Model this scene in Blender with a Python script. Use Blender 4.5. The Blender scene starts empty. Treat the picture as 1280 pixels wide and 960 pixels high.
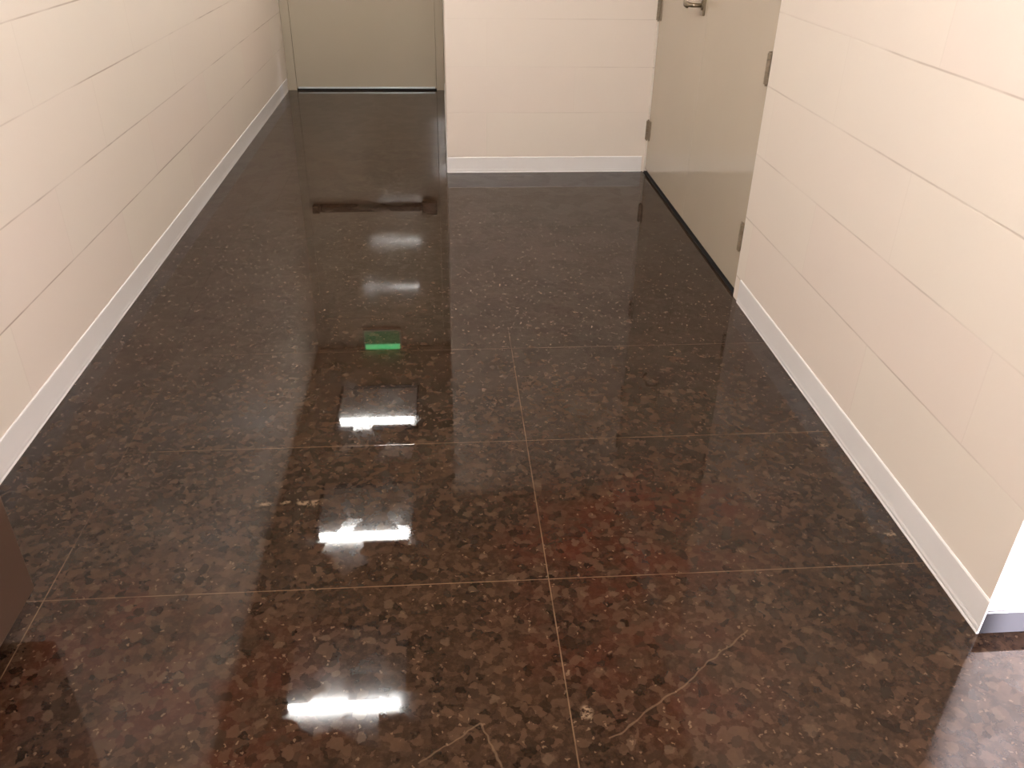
import bpy, bmesh, math
from mathutils import Vector, Matrix

S = bpy.context.scene
C = S.collection
PI = math.pi
CEIL = 2.42
XL, XR, XJ = -1.262, 1.192, 0.022          # left wall, right wall, passage wall of the jut
YC, YJ, YE = 1.277, 4.925, 7.294           # near corner of right wall, jut face, end wall
XO, YB = 3.4, -2.6                         # outer wall of the side corridor, wall behind

# ------------------------------------------------------------------ node helper
class NT:
    def __init__(s, name):
        s.m = bpy.data.materials.new(name); s.m.use_nodes = True
        s.t = s.m.node_tree; s.b = s.t.nodes['Principled BSDF']
    def node(s, kind, **kw):
        n = s.t.nodes.new(kind)
        for k, v in kw.items(): setattr(n, k, v)
        return n
    def put(s, sock, v):
        if hasattr(v, 'node') or isinstance(v, bpy.types.NodeSocket): s.t.links.new(v, sock)
        else: sock.default_value = v
    def math(s, op, a, b=0.0, c=0.0, clamp=False):
        n = s.node('ShaderNodeMath', operation=op, use_clamp=clamp)
        for i, v in enumerate((a, b, c)): s.put(n.inputs[i], v)
        return n.outputs[0]
    def smooth(s, v, a, b, lo=0.0, hi=1.0):
        n = s.node('ShaderNodeMapRange', interpolation_type='SMOOTHSTEP')
        for i, x in enumerate((v, a, b, lo, hi)): s.put(n.inputs[i], x)
        return n.outputs[0]
    def mix(s, f, a, b):
        n = s.node('ShaderNodeMix', data_type='RGBA')
        s.put(n.inputs[0], f); s.put(n.inputs[6], a); s.put(n.inputs[7], b)
        return n.outputs[2]
    def noise(s, vec, scale, detail=3.0, rough=0.55):
        n = s.node('ShaderNodeTexNoise'); s.put(n.inputs['Vector'], vec)
        n.inputs['Scale'].default_value = scale; n.inputs['Detail'].default_value = detail
        n.inputs['Roughness'].default_value = rough
        return n.outputs['Fac'], n.outputs['Color']
    def voronoi(s, vec, scale, feature='F1', rand=1.0):
        n = s.node('ShaderNodeTexVoronoi', feature=feature); s.put(n.inputs['Vector'], vec)
        n.inputs['Scale'].default_value = scale; n.inputs['Randomness'].default_value = rand
        return n
    def coord(s):
        n = s.node('ShaderNodeTexCoord'); x = s.node('ShaderNodeSeparateXYZ')
        s.t.links.new(n.outputs['Object'], x.inputs[0])
        return n.outputs['Object'], x.outputs[0], x.outputs[1], x.outputs[2]
    def combine(s, x, y, z=0.0):
        n = s.node('ShaderNodeCombineXYZ')
        for i, v in enumerate((x, y, z)): s.put(n.inputs[i], v)
        return n.outputs[0]
    def bump(s, h, strength=0.3, dist=0.004):
        n = s.node('ShaderNodeBump'); s.put(n.inputs['Height'], h)
        n.inputs['Strength'].default_value = strength; n.inputs['Distance'].default_value = dist
        s.t.links.new(n.outputs[0], s.b.inputs['Normal'])
    def sep(s, col):
        n = s.node('ShaderNodeSeparateColor'); s.put(n.inputs[0], col); return n.outputs
    def set(s, **kw):
        for k, v in kw.items(): s.put(s.b.inputs[k.replace('_', ' ')], v)

def rgb(r, g, b):
    f = lambda c: (c/255/12.92) if c/255 <= .04045 else ((c/255+.055)/1.055)**2.4
    return (f(r), f(g), f(b), 1)

def plain(name, col, rough=0.5, metal=0.0, spec=0.5, vary=0.04, scale=6.0, bump=0.0):
    n = NT(name); vec, x, y, z = n.coord()
    f, _ = n.noise(vec, scale)
    d = tuple(c*(1-vary*2) for c in col[:3])+(1,); l = tuple(min(1, c*(1+vary*2)) for c in col[:3])+(1,)
    n.set(Base_Color=n.mix(f, d, l), Roughness=rough, Metallic=metal, Specular_IOR_Level=spec)
    if bump:
        g, _ = n.noise(vec, 90.0, 2.0); n.bump(g, bump, 0.002)
    return n.m

def emit(name, col, strength):
    n = NT(name); n.set(Base_Color=(.8, .8, .8, 1), Emission_Color=col, Emission_Strength=strength)
    return n.m

# ------------------------------------------------------------------ materials
def block_wall(name, axis, shift, line=0.42):
    """painted masonry: courses of 0.25 m, blocks 1 m long in running bond"""
    n = NT(name); vec, x, y, z = n.coord()
    along = y if axis == 'y' else x
    v = n.math('DIVIDE', n.math('SUBTRACT', z, 0.095), 0.25)
    wob, _ = n.noise(vec, 3.0, 3.0)
    v = n.math('ADD', v, n.math('MULTIPLY', n.math('SUBTRACT', wob, 0.5), 0.016))
    row = n.math('FLOOR', v); fv = n.math('FRACT', v)
    dv = n.math('MINIMUM', fv, n.math('SUBTRACT', 1.0, fv))
    u = n.math('ADD', n.math('SUBTRACT', along, shift), n.math('MULTIPLY', n.math('MODULO', n.math('ADD', row, 20.0), 2.0), 0.5))
    fu = n.math('FRACT', n.math('ADD', u, 20.0))
    du = n.math('MINIMUM', fu, n.math('SUBTRACT', 1.0, fu))
    hj = n.smooth(dv, 0.002, 0.016, 1.0, 0.0)
    vj = n.smooth(du, 0.0005, 0.004, 1.0, 0.0)
    fade, _ = n.noise(vec, 1.6, 2.0)
    fade2, _ = n.noise(vec, 5.0, 2.0)
    worn = n.math('MULTIPLY', n.smooth(fade, 0.40, 0.58), n.smooth(fade2, 0.30, 0.55, 0.4, 1.0))
    j = n.math('MAXIMUM', n.math('MULTIPLY', hj, n.math('ADD', 0.14, n.math('MULTIPLY', worn, 0.86))), n.math('MULTIPLY', vj, n.math('MULTIPLY', fade, 0.25)))
    wn = n.node('ShaderNodeTexWhiteNoise', noise_dimensions='2D')
    n.put(wn.inputs['Vector'], n.combine(row, n.math('FLOOR', n.math('ADD', u, 20.0))))
    big, bigc = n.noise(vec, 2.2, 2.0)
    base = n.mix(big, rgb(226, 215, 204), rgb(229, 219, 205))
    base = n.mix(n.math('MULTIPLY', wn.outputs[0], 0.5), base, rgb(227, 211, 201))
    col = n.mix(n.math('MULTIPLY', j, line), base, rgb(140, 112, 92))
    g, _ = n.noise(vec, 60.0, 3.0)
    h = n.math('SUBTRACT', n.math('MULTIPLY', g, 0.25), n.math('MAXIMUM', hj, n.math('MULTIPLY', vj, 0.5)))
    n.set(Base_Color=col, Roughness=0.55, Specular_IOR_Level=0.3)
    n.bump(h, 0.12, 0.003)
    return n.m

def seg_dist(n, px, py, ax, ay, bx, by):
    L2 = (bx-ax)**2+(by-ay)**2
    qx = n.math('SUBTRACT', px, ax); qy = n.math('SUBTRACT', py, ay)
    t = n.math('DIVIDE', n.math('ADD', n.math('MULTIPLY', qx, bx-ax), n.math('MULTIPLY', qy, by-ay)), L2, clamp=True)
    ex = n.math('SUBTRACT', qx, n.math('MULTIPLY', t, bx-ax)); ey = n.math('SUBTRACT', qy, n.math('MULTIPLY', t, by-ay))
    return n.math('SQRT', n.math('ADD', n.math('MULTIPLY', ex, ex), n.math('MULTIPLY', ey, ey)))

def floor_stone():
    n = NT('polished brown stone tile'); vec, x, y, z = n.coord()
    # tile grid 1.19 x 0.5985
    fx = n.math('FRACT', n.math('DIVIDE', n.math('SUBTRACT', x, 0.229-11.9), 1.19))
    fy = n.math('FRACT', n.math('DIVIDE', n.math('SUBTRACT', y, 1.5065-5.985), 0.5985))
    dx = n.math('MULTIPLY', n.math('MINIMUM', fx, n.math('SUBTRACT', 1.0, fx)), 1.19)
    dy = n.math('MULTIPLY', n.math('MINIMUM', fy, n.math('SUBTRACT', 1.0, fy)), 0.5985)
    grout = n.math('MAXIMUM', n.smooth(dx, 0.0006, 0.0020, 1.0, 0.0), n.smooth(dy, 0.0006, 0.0020, 1.0, 0.0))
    gn, _ = n.noise(vec, 9.0, 3.0)
    grout = n.math('MULTIPLY', grout, n.smooth(gn, 0.25, 0.6, 0.35, 0.9))
    # joint colour made fainter farther in and along the left wall
    grout = n.math('MULTIPLY', grout, n.smooth(y, 2.3, 3.0, 1.0, 0.12))
    grout = n.math('MULTIPLY', grout, n.math('MAXIMUM', n.smooth(y, 1.55, 1.75, 1.0, 0.2), n.smooth(x, -0.93, -0.80)))
    # distorted coordinates so the chips are ragged
    _, dc = n.noise(vec, 26.0, 3.0)
    va = n.node('ShaderNodeVectorMath', operation='MULTIPLY_ADD')
    n.put(va.inputs[0], dc); va.inputs[1].default_value = (.03, .03, 0); n.put(va.inputs[2], vec)
    _, dc2 = n.noise(vec, 95.0, 3.0)
    vb = n.node('ShaderNodeVectorMath', operation='MULTIPLY_ADD')
    n.put(vb.inputs[0], dc2); vb.inputs[1].default_value = (.016, .016, 0); n.put(vb.inputs[2], va.outputs[0])
    wv = vb.outputs[0]
    fine, _ = n.noise(vec, 70.0, 5.0, 0.7)
    v1 = n.voronoi(wv, 52.0); c1 = n.sep(v1.outputs['Color'])
    v2 = n.voronoi(wv, 30.0); c2 = n.sep(v2.outputs['Color'])
    v3 = n.voronoi(wv, 110.0); c3 = n.sep(v3.outputs['Color'])
    big, _ = n.noise(vec, 2.4, 4.0, 0.6)
    base = n.mix(n.smooth(big, 0.35, 0.65), rgb(34, 22, 15), rgb(46, 31, 21))
    base = n.mix(n.smooth(fine, 0.4, 0.75, 0.0, 0.7), base, rgb(66, 49, 37))
    # reddish drifts in the stone
    r1 = n.smooth(seg_dist(n, x, y, 0.36, 1.62, 0.62, 1.72), 0.05, 0.38, 1.0, 0.0)
    r2 = n.smooth(seg_dist(n, x, y, -0.78, 1.33, -0.50, 1.18), 0.08, 0.40, 0.7, 0.0)
    r3 = n.smooth(seg_dist(n, x, y, 0.3, 1.36, 0.5, 1.2), 0.05, 0.3, 0.7, 0.0)
    rn, _ = n.noise(vec, 7.0, 3.0)
    red = n.math('MULTIPLY', n.math('MAXIMUM', n.math('MAXIMUM', r1, r2), r3), n.smooth(rn, 0.3, 0.65))
    base = n.mix(n.math('MULTIPLY', red, 0.6), base, rgb(66, 27, 17))
    col = n.mix(n.smooth(c1[0], 0.4, 1.0, 0.0, 0.7), base, rgb(68, 50, 38))
    col = n.mix(n.smooth(c1[1], 0.72, 0.95, 0.0, 0.55), col, rgb(22, 13, 8))
    col = n.mix(n.math('MULTIPLY', n.smooth(c2[0], 0.80, 0.95, 0.0, 0.42), n.smooth(v2.outputs['Distance'], 0.30, 0.42, 1.0, 0.0)), col, rgb(86, 69, 55))
    col = n.mix(n.math('MULTIPLY', n.smooth(c3[0], 0.88, 0.95, 0.0, 0.6), n.smooth(v3.outputs['Distance'], 0.25, 0.4, 1.0, 0.0)), col, rgb(108, 88, 70))
    # veins, pale chips and small pale marks by the right wall
    vn, vc = n.noise(vec, 18.0, 2.0)
    wx = n.math('ADD', x, n.math('MULTIPLY', n.math('SUBTRACT', vn, 0.5), 0.025))
    wy = n.math('ADD', y, n.math('MULTIPLY', n.math('SUBTRACT', n.sep(vc)[1], 0.5), 0.025))
    pale_mask = None
    for seg in ((0.300, 1.055, 0.47, 1.165), (0.47, 1.165, 0.66, 1.315), (-0.075, 1.025, 0.045, 1.11), (0.09, 0.98, 0.045, 1.11)):
        d = n.smooth(seg_dist(n, wx, wy, *seg), 0.0008, 0.003, 0.24, 0.0)
        pale_mask = d if pale_mask is None else n.math('MAXIMUM', pale_mask, d)
    for seg, w in (((-0.515, 1.84, -0.50, 1.84), .012), ((-0.462, 1.842, -0.45, 1.845), .012), ((-0.412, 1.838, -0.372, 1.84), .016),
                   ((1.135, 1.615, 1.16, 1.618), .010), ((1.125, 2.03, 1.145, 2.03), .010), ((0.262, 1.115, 0.265, 1.125), .016)):
        d = n.smooth(seg_dist(n, wx, wy, *seg), w*0.25, w, 0.8, 0.0)
        pale_mask = n.math('MAXIMUM', pale_mask, n.math('MULTIPLY', d, n.smooth(fine, 0.42, 0.56)))
    col = n.mix(0.17, col, rgb(10, 4, 1))
    col = n.mix(pale_mask, col, rgb(118, 98, 78))
    col = n.mix(grout, col, rgb(98, 78, 60))
    # polish is uneven from chip to chip
    v4 = n.voronoi(wv, 13.0); c4 = n.sep(v4.outputs['Color'])
    patch, _ = n.noise(vec, 1.8, 2.0)
    rough = n.math('ADD', n.smooth(c4[0], 0.55, 0.95, 0.010, 0.065), n.math('MULTIPLY', patch, 0.025))
    spec = n.math('ADD', n.smooth(c4[1], 0.1, 0.9, 0.23, 0.31), n.math('MULTIPLY', n.math('SUBTRACT', c1[2], 0.5), 0.04))
    n.set(Base_Color=col, Roughness=rough, Specular_IOR_Level=spec)
    hn, _ = n.noise(vec, 7.0, 2.0)
    n.bump(n.math('SUBTRACT', n.math('MULTIPLY', hn, 0.2), n.math('MULTIPLY', grout, 0.3)), 0.05, 0.002)
    return n.m

M_left = block_wall('painted cream block along corridor', 'y', 0.27, 0.62)
M_right = block_wall('painted cream block beside doors', 'y', 0.03)
M_cross = block_wall('painted cream block across corridor', 'x', 0.25, 0.2)
M_floor = floor_stone()
M_ceil = plain('off white ceiling board', rgb(190, 178, 162), 0.9, vary=0.02, bump=0.2)
M_base = plain('off white vinyl cove', rgb(232, 228, 226), 0.32, vary=0.02)
M_basegrey = plain('grey vinyl cove', rgb(34, 32, 34), 0.45, vary=0.03)
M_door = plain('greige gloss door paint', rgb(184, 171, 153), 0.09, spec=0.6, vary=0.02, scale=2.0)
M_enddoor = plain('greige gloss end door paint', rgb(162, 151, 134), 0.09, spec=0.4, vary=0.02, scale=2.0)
M_steel = plain('brushed steel', rgb(150, 138, 120), 0.35, 1.0)
M_hinge = plain('dull hinge metal', rgb(122, 107, 89), 0.45, 0.0)
M_dark = plain('dark bronze metal', rgb(46, 36, 28), 0.45, 0.6)
M_black = plain('black sill and gap filler', rgb(16, 11, 8), 0.8)
M_gaplight = plain('pale gap light strip', rgb(196, 204, 206), 0.35, 0.6)
M_cab = plain('dark brown laminate', rgb(66, 48, 37), 0.5, vary=0.05, scale=3.0)
M_plinth = plain('black plinth board', rgb(18, 12, 9), 0.85)
M_white = plain('white enamel reflector', rgb(66, 66, 65), 0.6, vary=0.01)
M_pan = plain('white reflector pan', rgb(238, 238, 236), 0.6, vary=0.01)
M_tube = emit('lit fluorescent tube', (1.0, 0.985, 0.955, 1), 210.0)
M_green = emit('lit green sign face', (0.01, 0.9, 0.25, 1), 4.0)
M_greendim = emit('dim green sign face', (0.01, 0.6, 0.2, 1), 0.45)
M_greendim.node_tree.nodes['Principled BSDF'].inputs['Base Color'].default_value = (.02, .12, .05, 1)
M_signbody = plain('grey sign housing', rgb(150, 148, 142), 0.5)

# ------------------------------------------------------------------ geometry
def bx(bm, x0, x1, y0, y1, z0, z1, bev=0.0, seg=2):
    r = bmesh.ops.create_cube(bm, size=1.0)
    vs = r['verts']
    for v in vs:
        v.co = Vector((x0 if v.co.x < 0 else x1, y0 if v.co.y < 0 else y1, z0 if v.co.z < 0 else z1))
    if bev:
        es = list({e for v in vs for e in v.link_edges})
        bmesh.ops.bevel(bm, geom=es, offset=bev, segments=seg, affect='EDGES', profile=0.5)
def cyl(bm, a, b, r, seg=20, r2=None):
    a, b = Vector(a), Vector(b); d = b-a
    m = Matrix.Translation((a+b)/2) @ d.to_track_quat('Z', 'Y').to_matrix().to_4x4()
    bmesh.ops.create_cone(bm, cap_ends=True, segments=seg, radius1=r, radius2=r if r2 is None else r2, depth=d.length, matrix=m)
def tube(bm, pts, r, seg=14):
    """round bar swept along a polyline"""
    rings = []
    P = [Vector(p) for p in pts]
    for i, p in enumerate(P):
        t = ((P[min(i+1, len(P)-1)]-P[max(i-1, 0)])).normalized()
        ref = Vector((0, 0, 1)) if abs(t.z) < .9 else Vector((1, 0, 0))
        u = t.cross(ref).normalized(); w = t.cross(u)
        rings.append([bm.verts.new(p+(u*math.cos(a)+w*math.sin(a))*r) for a in [2*PI*k/seg for k in range(seg)]])
    for A, B in zip(rings, rings[1:]):
        for k in range(seg): bm.faces.new((A[k], A[(k+1) % seg], B[(k+1) % seg], B[k]))
    bm.faces.new(rings[0][::-1]); bm.faces.new(rings[-1])
    bmesh.ops.recalc_face_normals(bm, faces=bm.faces)
def sweep(bm, prof, a, b, out):
    """profile (distance out from wall, height) run along a wall from a to b"""
    rows = []
    for p in (a, b):
        rows.append([bm.verts.new((p[0]+out[0]*o, p[1]+out[1]*o, z)) for o, z in prof])
    k = len(prof)
    for i in range(k): bm.faces.new((rows[0][i], rows[0][(i+1) % k], rows[1][(i+1) % k], rows[1][i]))
    bm.faces.new(rows[0][::-1]); bm.faces.new(rows[1])
    bmesh.ops.recalc_face_normals(bm, faces=bm.faces)
def obj(name, bm, mat, parent=None, smooth=False, loc=None):
    me = bpy.data.meshes.new(name); bm.to_mesh(me); bm.free()
    me.materials.append(mat)
    if smooth:
        for p in me.polygons: p.use_smooth = len(p.vertices) < 6
    o = bpy.data.objects.new(name, me); C.objects.link(o)
    if parent: o.parent = parent
    if loc: o.location = loc
    return o
def box(name, mat, x0, x1, y0, y1, z0, z1, parent=None, bev=0.0):
    bm = bmesh.new(); bx(bm, x0, x1, y0, y1, z0, z1, bev); return obj(name, bm, mat, parent)
def struct(o, label=None):
    o['kind'] = 'structure'
    if label: o['label'] = label
    return o
def empty(name, loc):
    o = bpy.data.objects.new(name, None); o.empty_display_size = .1; C.objects.link(o); o.location = loc; return o
def tag(o, label, cat, group=None):
    o['label'] = label; o['category'] = cat
    if group: o['group'] = group
    return o

# ---- shell
struct(box('floor', M_floor, XL-.2, XO+.2, YB-.2, YE+.25, -.12, 0.0), 'polished dark brown speckled stone tile floor')
struct(box('ceiling', M_ceil, XL-.2, XO+.2, YB-.2, YE+.25, CEIL, CEIL+.12), 'off white ceiling seen only in the floor reflection')
struct(box('wall_left', M_left, XL-.18, XL, YB, YE, 0, CEIL), 'cream painted block wall on the left')
D0, D1, DZ = 3.122, 4.914, 2.10            # side door opening
bm = bmesh.new()
bx(bm, XR, XR+.18, YC, D0, 0, CEIL); bx(bm, XR, XR+.18, D0, D1, DZ, CEIL); bx(bm, XR, XR+.18, D1, YJ, 0, CEIL)
struct(obj('wall_right', bm, M_right), 'cream painted block wall on the right with the double door')
struct(box('wall_corner', M_cross, XR+.18, XO, YC, YC+.18, 0, CEIL), 'brightly lit wall around the right hand corner')
struct(box('wall_back', M_cross, XJ, XR+.18, YJ, YJ+.18, 0, CEIL), 'cream block wall facing the camera between passage and double door')
struct(box('wall_passage', M_right, XJ, XJ+.18, YJ+.18, YE, 0, CEIL))
struct(box('wall_end', M_enddoor, XL-.18, XJ+.18, YE+.05, YE+.22, 0, CEIL))
struct(box('wall_outer', M_right, XO, XO+.18, YB, YC+.18, 0, CEIL))
struct(box('wall_behind', M_cross, XL-.18, XO+.18, YB-.18, YB, 0, CEIL))
# ---- cove baseboards
def cove(h, t=.004, toe=.006):
    return [(0, 0), (toe, 0), (toe, .003), (toe*.75, .007), (t+.001, .014), (t, .022), (t, h-.004), (t*.5, h), (0, h)]
def base(name, a, b, out, mat=None, h=.100, label=None, prof=None):
    bm = bmesh.new(); sweep(bm, prof or cove(h), a, b, out); return struct(obj(name, bm, mat or M_base), label)
base('baseboard_left', (XL, YB), (XL, YE-.06), (1, 0), label='off white cove baseboard along the left wall')
base('baseboard_right', (XR, YC-.006), (XR, 3.062), (-1, 0), label='off white cove baseboard along the right wall')
base('baseboard_back', (XJ, YJ), (XR-.012, YJ), (0, -1), h=.092, label='off white cove baseboard under the wall facing the camera')
base('baseboard_passage', (XJ, YJ), (XJ, YE-.2), (-1, 0), h=.092)
base('baseboard_corner', (XR+.0004, YC), (XO, YC), (0, -1), M_basegrey, prof=[(0, 0), (.005, 0), (.005, .062), (.003, .066), (0, .066)], label='grey baseboard around the bright corner')
base('baseboard_outer', (XO, YB), (XO, YC), (-1, 0))

# ---- end door with push bar
EX0, EX1 = -1.190, -0.045
d1 = struct(empty('door_1', ((EX0+EX1)/2, YE, 0)), 'greige gloss door at the far end of the passage')
def child(o, root): o.parent = root; o.matrix_parent_inverse = Matrix.Translation(root.location).inverted(); return o
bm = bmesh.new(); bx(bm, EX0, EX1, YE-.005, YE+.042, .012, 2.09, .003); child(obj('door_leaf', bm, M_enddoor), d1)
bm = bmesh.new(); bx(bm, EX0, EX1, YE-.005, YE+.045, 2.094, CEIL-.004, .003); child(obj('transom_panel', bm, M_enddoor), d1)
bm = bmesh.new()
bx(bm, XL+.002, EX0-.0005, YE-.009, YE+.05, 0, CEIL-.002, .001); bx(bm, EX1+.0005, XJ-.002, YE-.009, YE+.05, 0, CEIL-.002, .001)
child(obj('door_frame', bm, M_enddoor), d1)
bm = bmesh.new(); bx(bm, EX0+.012, EX1-.012, YE-.014, YE-.005, .013, .026, .002); child(obj('gap_light_strip', bm, M_gaplight), d1)  # pale strip stands in for the light showing under the leaf
bm = bmesh.new(); bx(bm, EX0, EX1, YE-.012, YE+.05, 0.0005, .009); child(obj('dark_gap_sill', bm, M_black), d1)  # black strip puts the darkness of the gap in as colour
bm = bmesh.new()
bx(bm, EX0+.03, EX1-.03, YE-.028, YE-.005, .965, 1.035, .006)
pb = child(obj('push_bar', bm, M_dark), d1)
bm = bmesh.new(); bx(bm, EX0+.10, EX1-.17, YE-.075, YE-.028, .972, 1.026, .012, 3); child(obj('push_pad', bm, M_dark), pb)
bm = bmesh.new(); bx(bm, EX1-.16, EX1-.025, YE-.095, YE-.028, .935, 1.055, .012, 3); child(obj('latch_case', bm, M_dark), pb)
bm = bmesh.new(); bx(bm, EX0+.025, EX0+.09, YE-.08, YE-.028, .965, 1.035, .010, 3); child(obj('end_cap', bm, M_dark), pb)

# ---- side double door
XD = XR+.010; YM = (D0+D1)/2
d2 = struct(empty('door_2', (XD, YM, 0)), 'greige gloss double door in the right wall')
leaf = {}
for nm, a, b in (('near', D0+.006, YM-.0006), ('far', YM+.0006, D1-.006)):
    bm = bmesh.new(); bx(bm, XD, XD+.045, a, b, .022, DZ-.006, .001)
    leaf[nm] = child(obj('door_leaf', bm, M_door), d2)
bm = bmesh.new()
bx(bm, XD+.05, XD+.12, D0, D0+.03, 0, DZ); bx(bm, XD+.05, XD+.12, D1-.03, D1, 0, DZ); bx(bm, XD+.05, XD+.12, D0, D1, DZ-.03, DZ)
child(obj('door_frame', bm, M_door), d2)
bm = bmesh.new(); bx(bm, XD-.006, XD+.16, D0, D1, .0005, .006); child(obj('dark_gap_sill', bm, M_black), d2)
bm = bmesh.new(); bx(bm, XD+.012, XD+.03, D0+.01, D1-.01, .006, .024); child(obj('dark_gap_strip', bm, M_black), d2)  # black strip stands in for the dark gap below both leaves
for nm, yh, s in (('near', D0+.024, 1), ('far', D1-.012, -1)):
    for zc in (.250, .900, 1.55, 1.95):
        bm = bmesh.new()
        for k in range(5):
            z0 = zc-.054+k*.0216; cyl(bm, (XD-.008, yh, z0+.0006), (XD-.008, yh, z0+.021), .011, 14)
        cyl(bm, (XD-.008, yh, zc-.060), (XD-.008, yh, zc-.054), .005, 12); cyl(bm, (XD-.008, yh, zc+.054), (XD-.008, yh, zc+.060), .005, 12)
        h = child(obj('hinge', bm, M_hinge), leaf[nm])
        bm = bmesh.new(); bx(bm, XD-.0035, XD+.001, min(yh, yh+s*.036), max(yh, yh+s*.036), zc-.054, zc+.054)
        child(obj('hinge_plate', bm, M_hinge), h)
yl = YM+.065; zl = 1.01
bm = bmesh.new(); bx(bm, XD-.010, XD+.001, yl-.022, yl+.022, .968, 1.165, .004)
lv = child(obj('lever_handle', bm, M_steel), leaf['far'])
lv['label'] = 'steel lever handle on a tall back plate'
bm = bmesh.new()
pts = [(XD-.008, yl, zl), (XD-.045, yl, zl)]
for k in range(1, 6):
    a = PI/2*k/5; pts.append((XD-.045-.018*math.sin(a), yl+.018*(1-math.cos(a)), zl))
pts += [(XD-.063, yl+.06, zl), (XD-.063, yl+.10, zl-.002)]
for k in range(1, 5):
    a = PI/2.4*k/4; pts.append((XD-.063+.022*(1-math.cos(a))*1.2, yl+.10+.022*math.sin(a), zl-.002-.004*k))
tube(bm, pts, .0095); child(obj('lever', bm, M_steel, smooth=True), lv)
bm = bmesh.new(); cyl(bm, (XD-.016, yl, zl), (XD-.008, yl, zl), .020, 24); child(obj('rose', bm, M_steel), lv)
bm = bmesh.new(); cyl(bm, (XD-.014, yl, 1.10), (XD-.008, yl, 1.10), .011, 20); child(obj('lock_cylinder', bm, M_steel), lv)

# ---- brown cabinet at the left edge, on a recessed plinth
CX, CY, CZ = -0.941, 1.462, .084
cb = tag(empty('storage_cabinet', ((XL+CX)/2, CY-.45, 0)), 'dark brown laminate cabinet on a black plinth at the lower left edge', 'cabinet')
bm = bmesh.new(); bx(bm, XL+.012, CX-.018, CY-.90, CY, CZ, .80, .002); child(obj('body', bm, M_cab), cb)
bm = bmesh.new(); bx(bm, XL+.012, CX+.006, CY-.915, CY+.010, .80, .825, .003); child(obj('top', bm, M_cab), cb)
for a, b in ((CY-.90, CY-.452), (CY-.448, CY)):
    bm = bmesh.new(); bx(bm, CX-.0175, CX, a, b, CZ, .795, .0015); dr = child(obj('door', bm, M_cab), cb)
    yy = CY-.452-.03 if b < CY else CY-.448+.03
    bm = bmesh.new(); tube(bm, [(CX-.001, yy, .62), (CX+.022, yy, .62), (CX+.026, yy, .626), (CX+.026, yy, .70), (CX+.022, yy, .706), (CX-.001, yy, .706)], .004, 10)
    child(obj('handle', bm, M_steel), dr)
bm = bmesh.new(); bx(bm, XL+.012, CX-.075, CY-.84, CY-.06, 0, CZ); child(obj('plinth', bm, M_plinth), cb)

# ---- ceiling lights: tube along the near edge of a square reflector
TX, TL, TZ = -0.615, 0.60, CEIL-.042
def light(ty, label, twin=False, tx=TX, first=[None]):
    if first[0] is None:
        root = empty('ceiling_light', (TX, ty, CEIL))
        bm = bmesh.new(); bx(bm, -.33, .33, -.08, .56, -.012, -.001, .002); obj('reflector_pan', bm, M_pan, root)
        bm = bmesh.new()
        bx(bm, -.345, -.325, -.095, .575, -.044, -.001, .003); bx(bm, .325, .345, -.095, .575, -.044, -.001, .003)
        bx(bm, -.325, .325, -.095, -.075, -.044, -.001, .003); bx(bm, -.325, .325, .555, .575, -.044, -.001, .003)
        obj('frame', bm, M_white, root)
        bm = bmesh.new(); cyl(bm, (-TL/2, 0, -.042), (TL/2, 0, -.042), .013, 16); obj('fluorescent_tube', bm, M_tube, root)
        for s in (-1, 1):
            bm = bmesh.new(); bx(bm, min(s*.301, s*.324), max(s*.301, s*.324), -.02, .02, -.062, -.012, .003); obj('lamp_holder', bm, M_white, root)
        first[0] = root
    else:
        root = first[0].copy(); C.objects.link(root)
        for ch in list(first[0].children):
            c = ch.copy(); C.objects.link(c); c.parent = root
        root.location = (tx, ty, CEIL)
    if twin:  # second tube added for more brightness
        bm = bmesh.new(); cyl(bm, (-TL/2, .25, -.042), (TL/2, .25, -.042), .013, 16); obj('fluorescent_tube', bm, M_tube, root)
    tag(root, label, 'ceiling light', 'ceiling lights along the corridor')
light(3.09, 'ceiling light mirrored nearest the camera as the lowest white bar on the floor')
light(4.49, 'ceiling light mirrored as the middle white bar on the floor')
light(5.93, 'ceiling light mirrored as the farthest sharp white bar just below the green glow')
light(1.25, 'added unseen twin tube ceiling light over the wider part, in front of the camera', True, .20)  # this and the next two: unseen, added to brighten the near walls
light(-.15, 'added unseen twin tube ceiling light just above and behind the camera', True, .20)
light(-1.55, 'added unseen twin tube ceiling light farthest behind the camera', True, .20)

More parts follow.
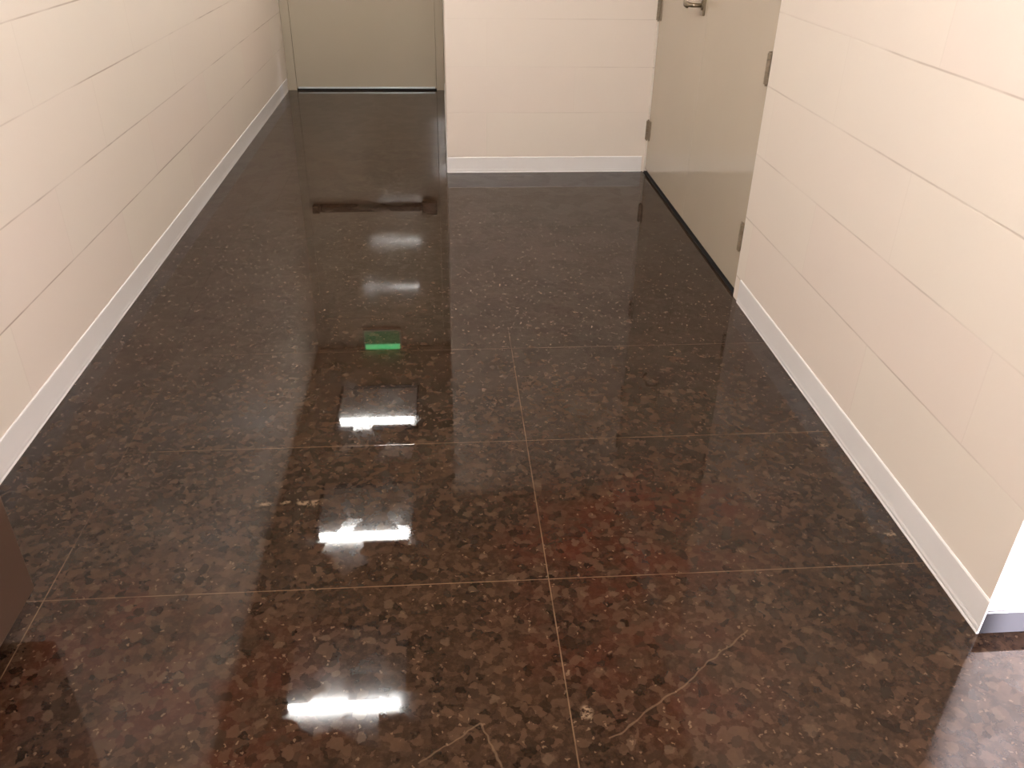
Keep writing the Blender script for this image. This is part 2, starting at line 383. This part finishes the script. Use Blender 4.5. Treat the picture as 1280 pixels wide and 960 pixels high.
# ---- green sign over the end door
sg = tag(empty('exit_sign', (-.635, YE-.03, CEIL)), 'lit green sign over the end door, mirrored as a green glow on the floor', 'sign')
bm = bmesh.new(); bx(bm, -.815, -.455, YE-.075, YE-.036, 2.19, 2.405, .006); child(obj('housing', bm, M_signbody), sg)
bm = bmesh.new(); bx(bm, -.80, -.47, YE-.079, YE-.0745, 2.345, 2.398, .002); child(obj('lit_strip', bm, M_green), sg)
bm = bmesh.new(); bx(bm, -.80, -.47, YE-.079, YE-.0745, 2.205, 2.343, .002); child(obj('sign_face', bm, M_greendim), sg)
bm = bmesh.new(); bx(bm, -.70, -.57, YE-.07, YE-.045, 2.404, CEIL, .002); child(obj('mount', bm, M_signbody), sg)

# ------------------------------------------------------------------ lights
def look(o, target):
    o.rotation_euler = (Vector(target)-o.location).to_track_quat('-Z', 'Y').to_euler()
ld = bpy.data.lights.new('side_corridor_spotlight', 'SPOT'); lo = bpy.data.objects.new('side_corridor_spotlight', ld); C.objects.link(lo)
lo.location = (2.75, -2.30, .30); look(lo, (2.75, YC, .19))
ld.energy = 8600; ld.color = (0.88, 0.86, 1.0); ld.spot_size = math.radians(47.0); ld.spot_blend = .03; ld.shadow_soft_size = .04

w = bpy.data.worlds.new('World'); S.world = w; w.use_nodes = True
w.node_tree.nodes['Background'].inputs[0].default_value = (.8, .7, .6, 1); w.node_tree.nodes['Background'].inputs[1].default_value = 0.02

# ------------------------------------------------------------------ camera
cd = bpy.data.cameras.new('Camera'); co = bpy.data.objects.new('Camera', cd); C.objects.link(co)
f, pitch, yaw, roll = 1045.8867, 0.533403949, 0.0862044734, 0.018160164
cp, sp = math.cos(pitch), math.sin(pitch)
fw = Vector((math.sin(yaw)*cp, math.cos(yaw)*cp, -sp)); rt = Vector((math.cos(yaw), -math.sin(yaw), 0)); up = rt.cross(fw)
r2 = math.cos(roll)*rt+math.sin(roll)*up; u2 = -math.sin(roll)*rt+math.cos(roll)*up
m = Matrix((( r2.x, u2.x, -fw.x, 0), (r2.y, u2.y, -fw.y, 0), (r2.z, u2.z, -fw.z, 1.45), (0, 0, 0, 1)))
co.matrix_world = m
cd.sensor_fit = 'HORIZONTAL'; cd.sensor_width = 36; cd.lens = f/1280*36; cd.clip_start = .05
S.camera = co
S.view_settings.view_transform = 'Standard'; S.view_settings.look = 'None'; S.view_settings.gamma = 1
S.view_settings.use_curve_mapping = False
S.view_settings.exposure = 0.07
S.cycles.max_bounces = 10; S.cycles.diffuse_bounces = 6; S.cycles.glossy_bounces = 5
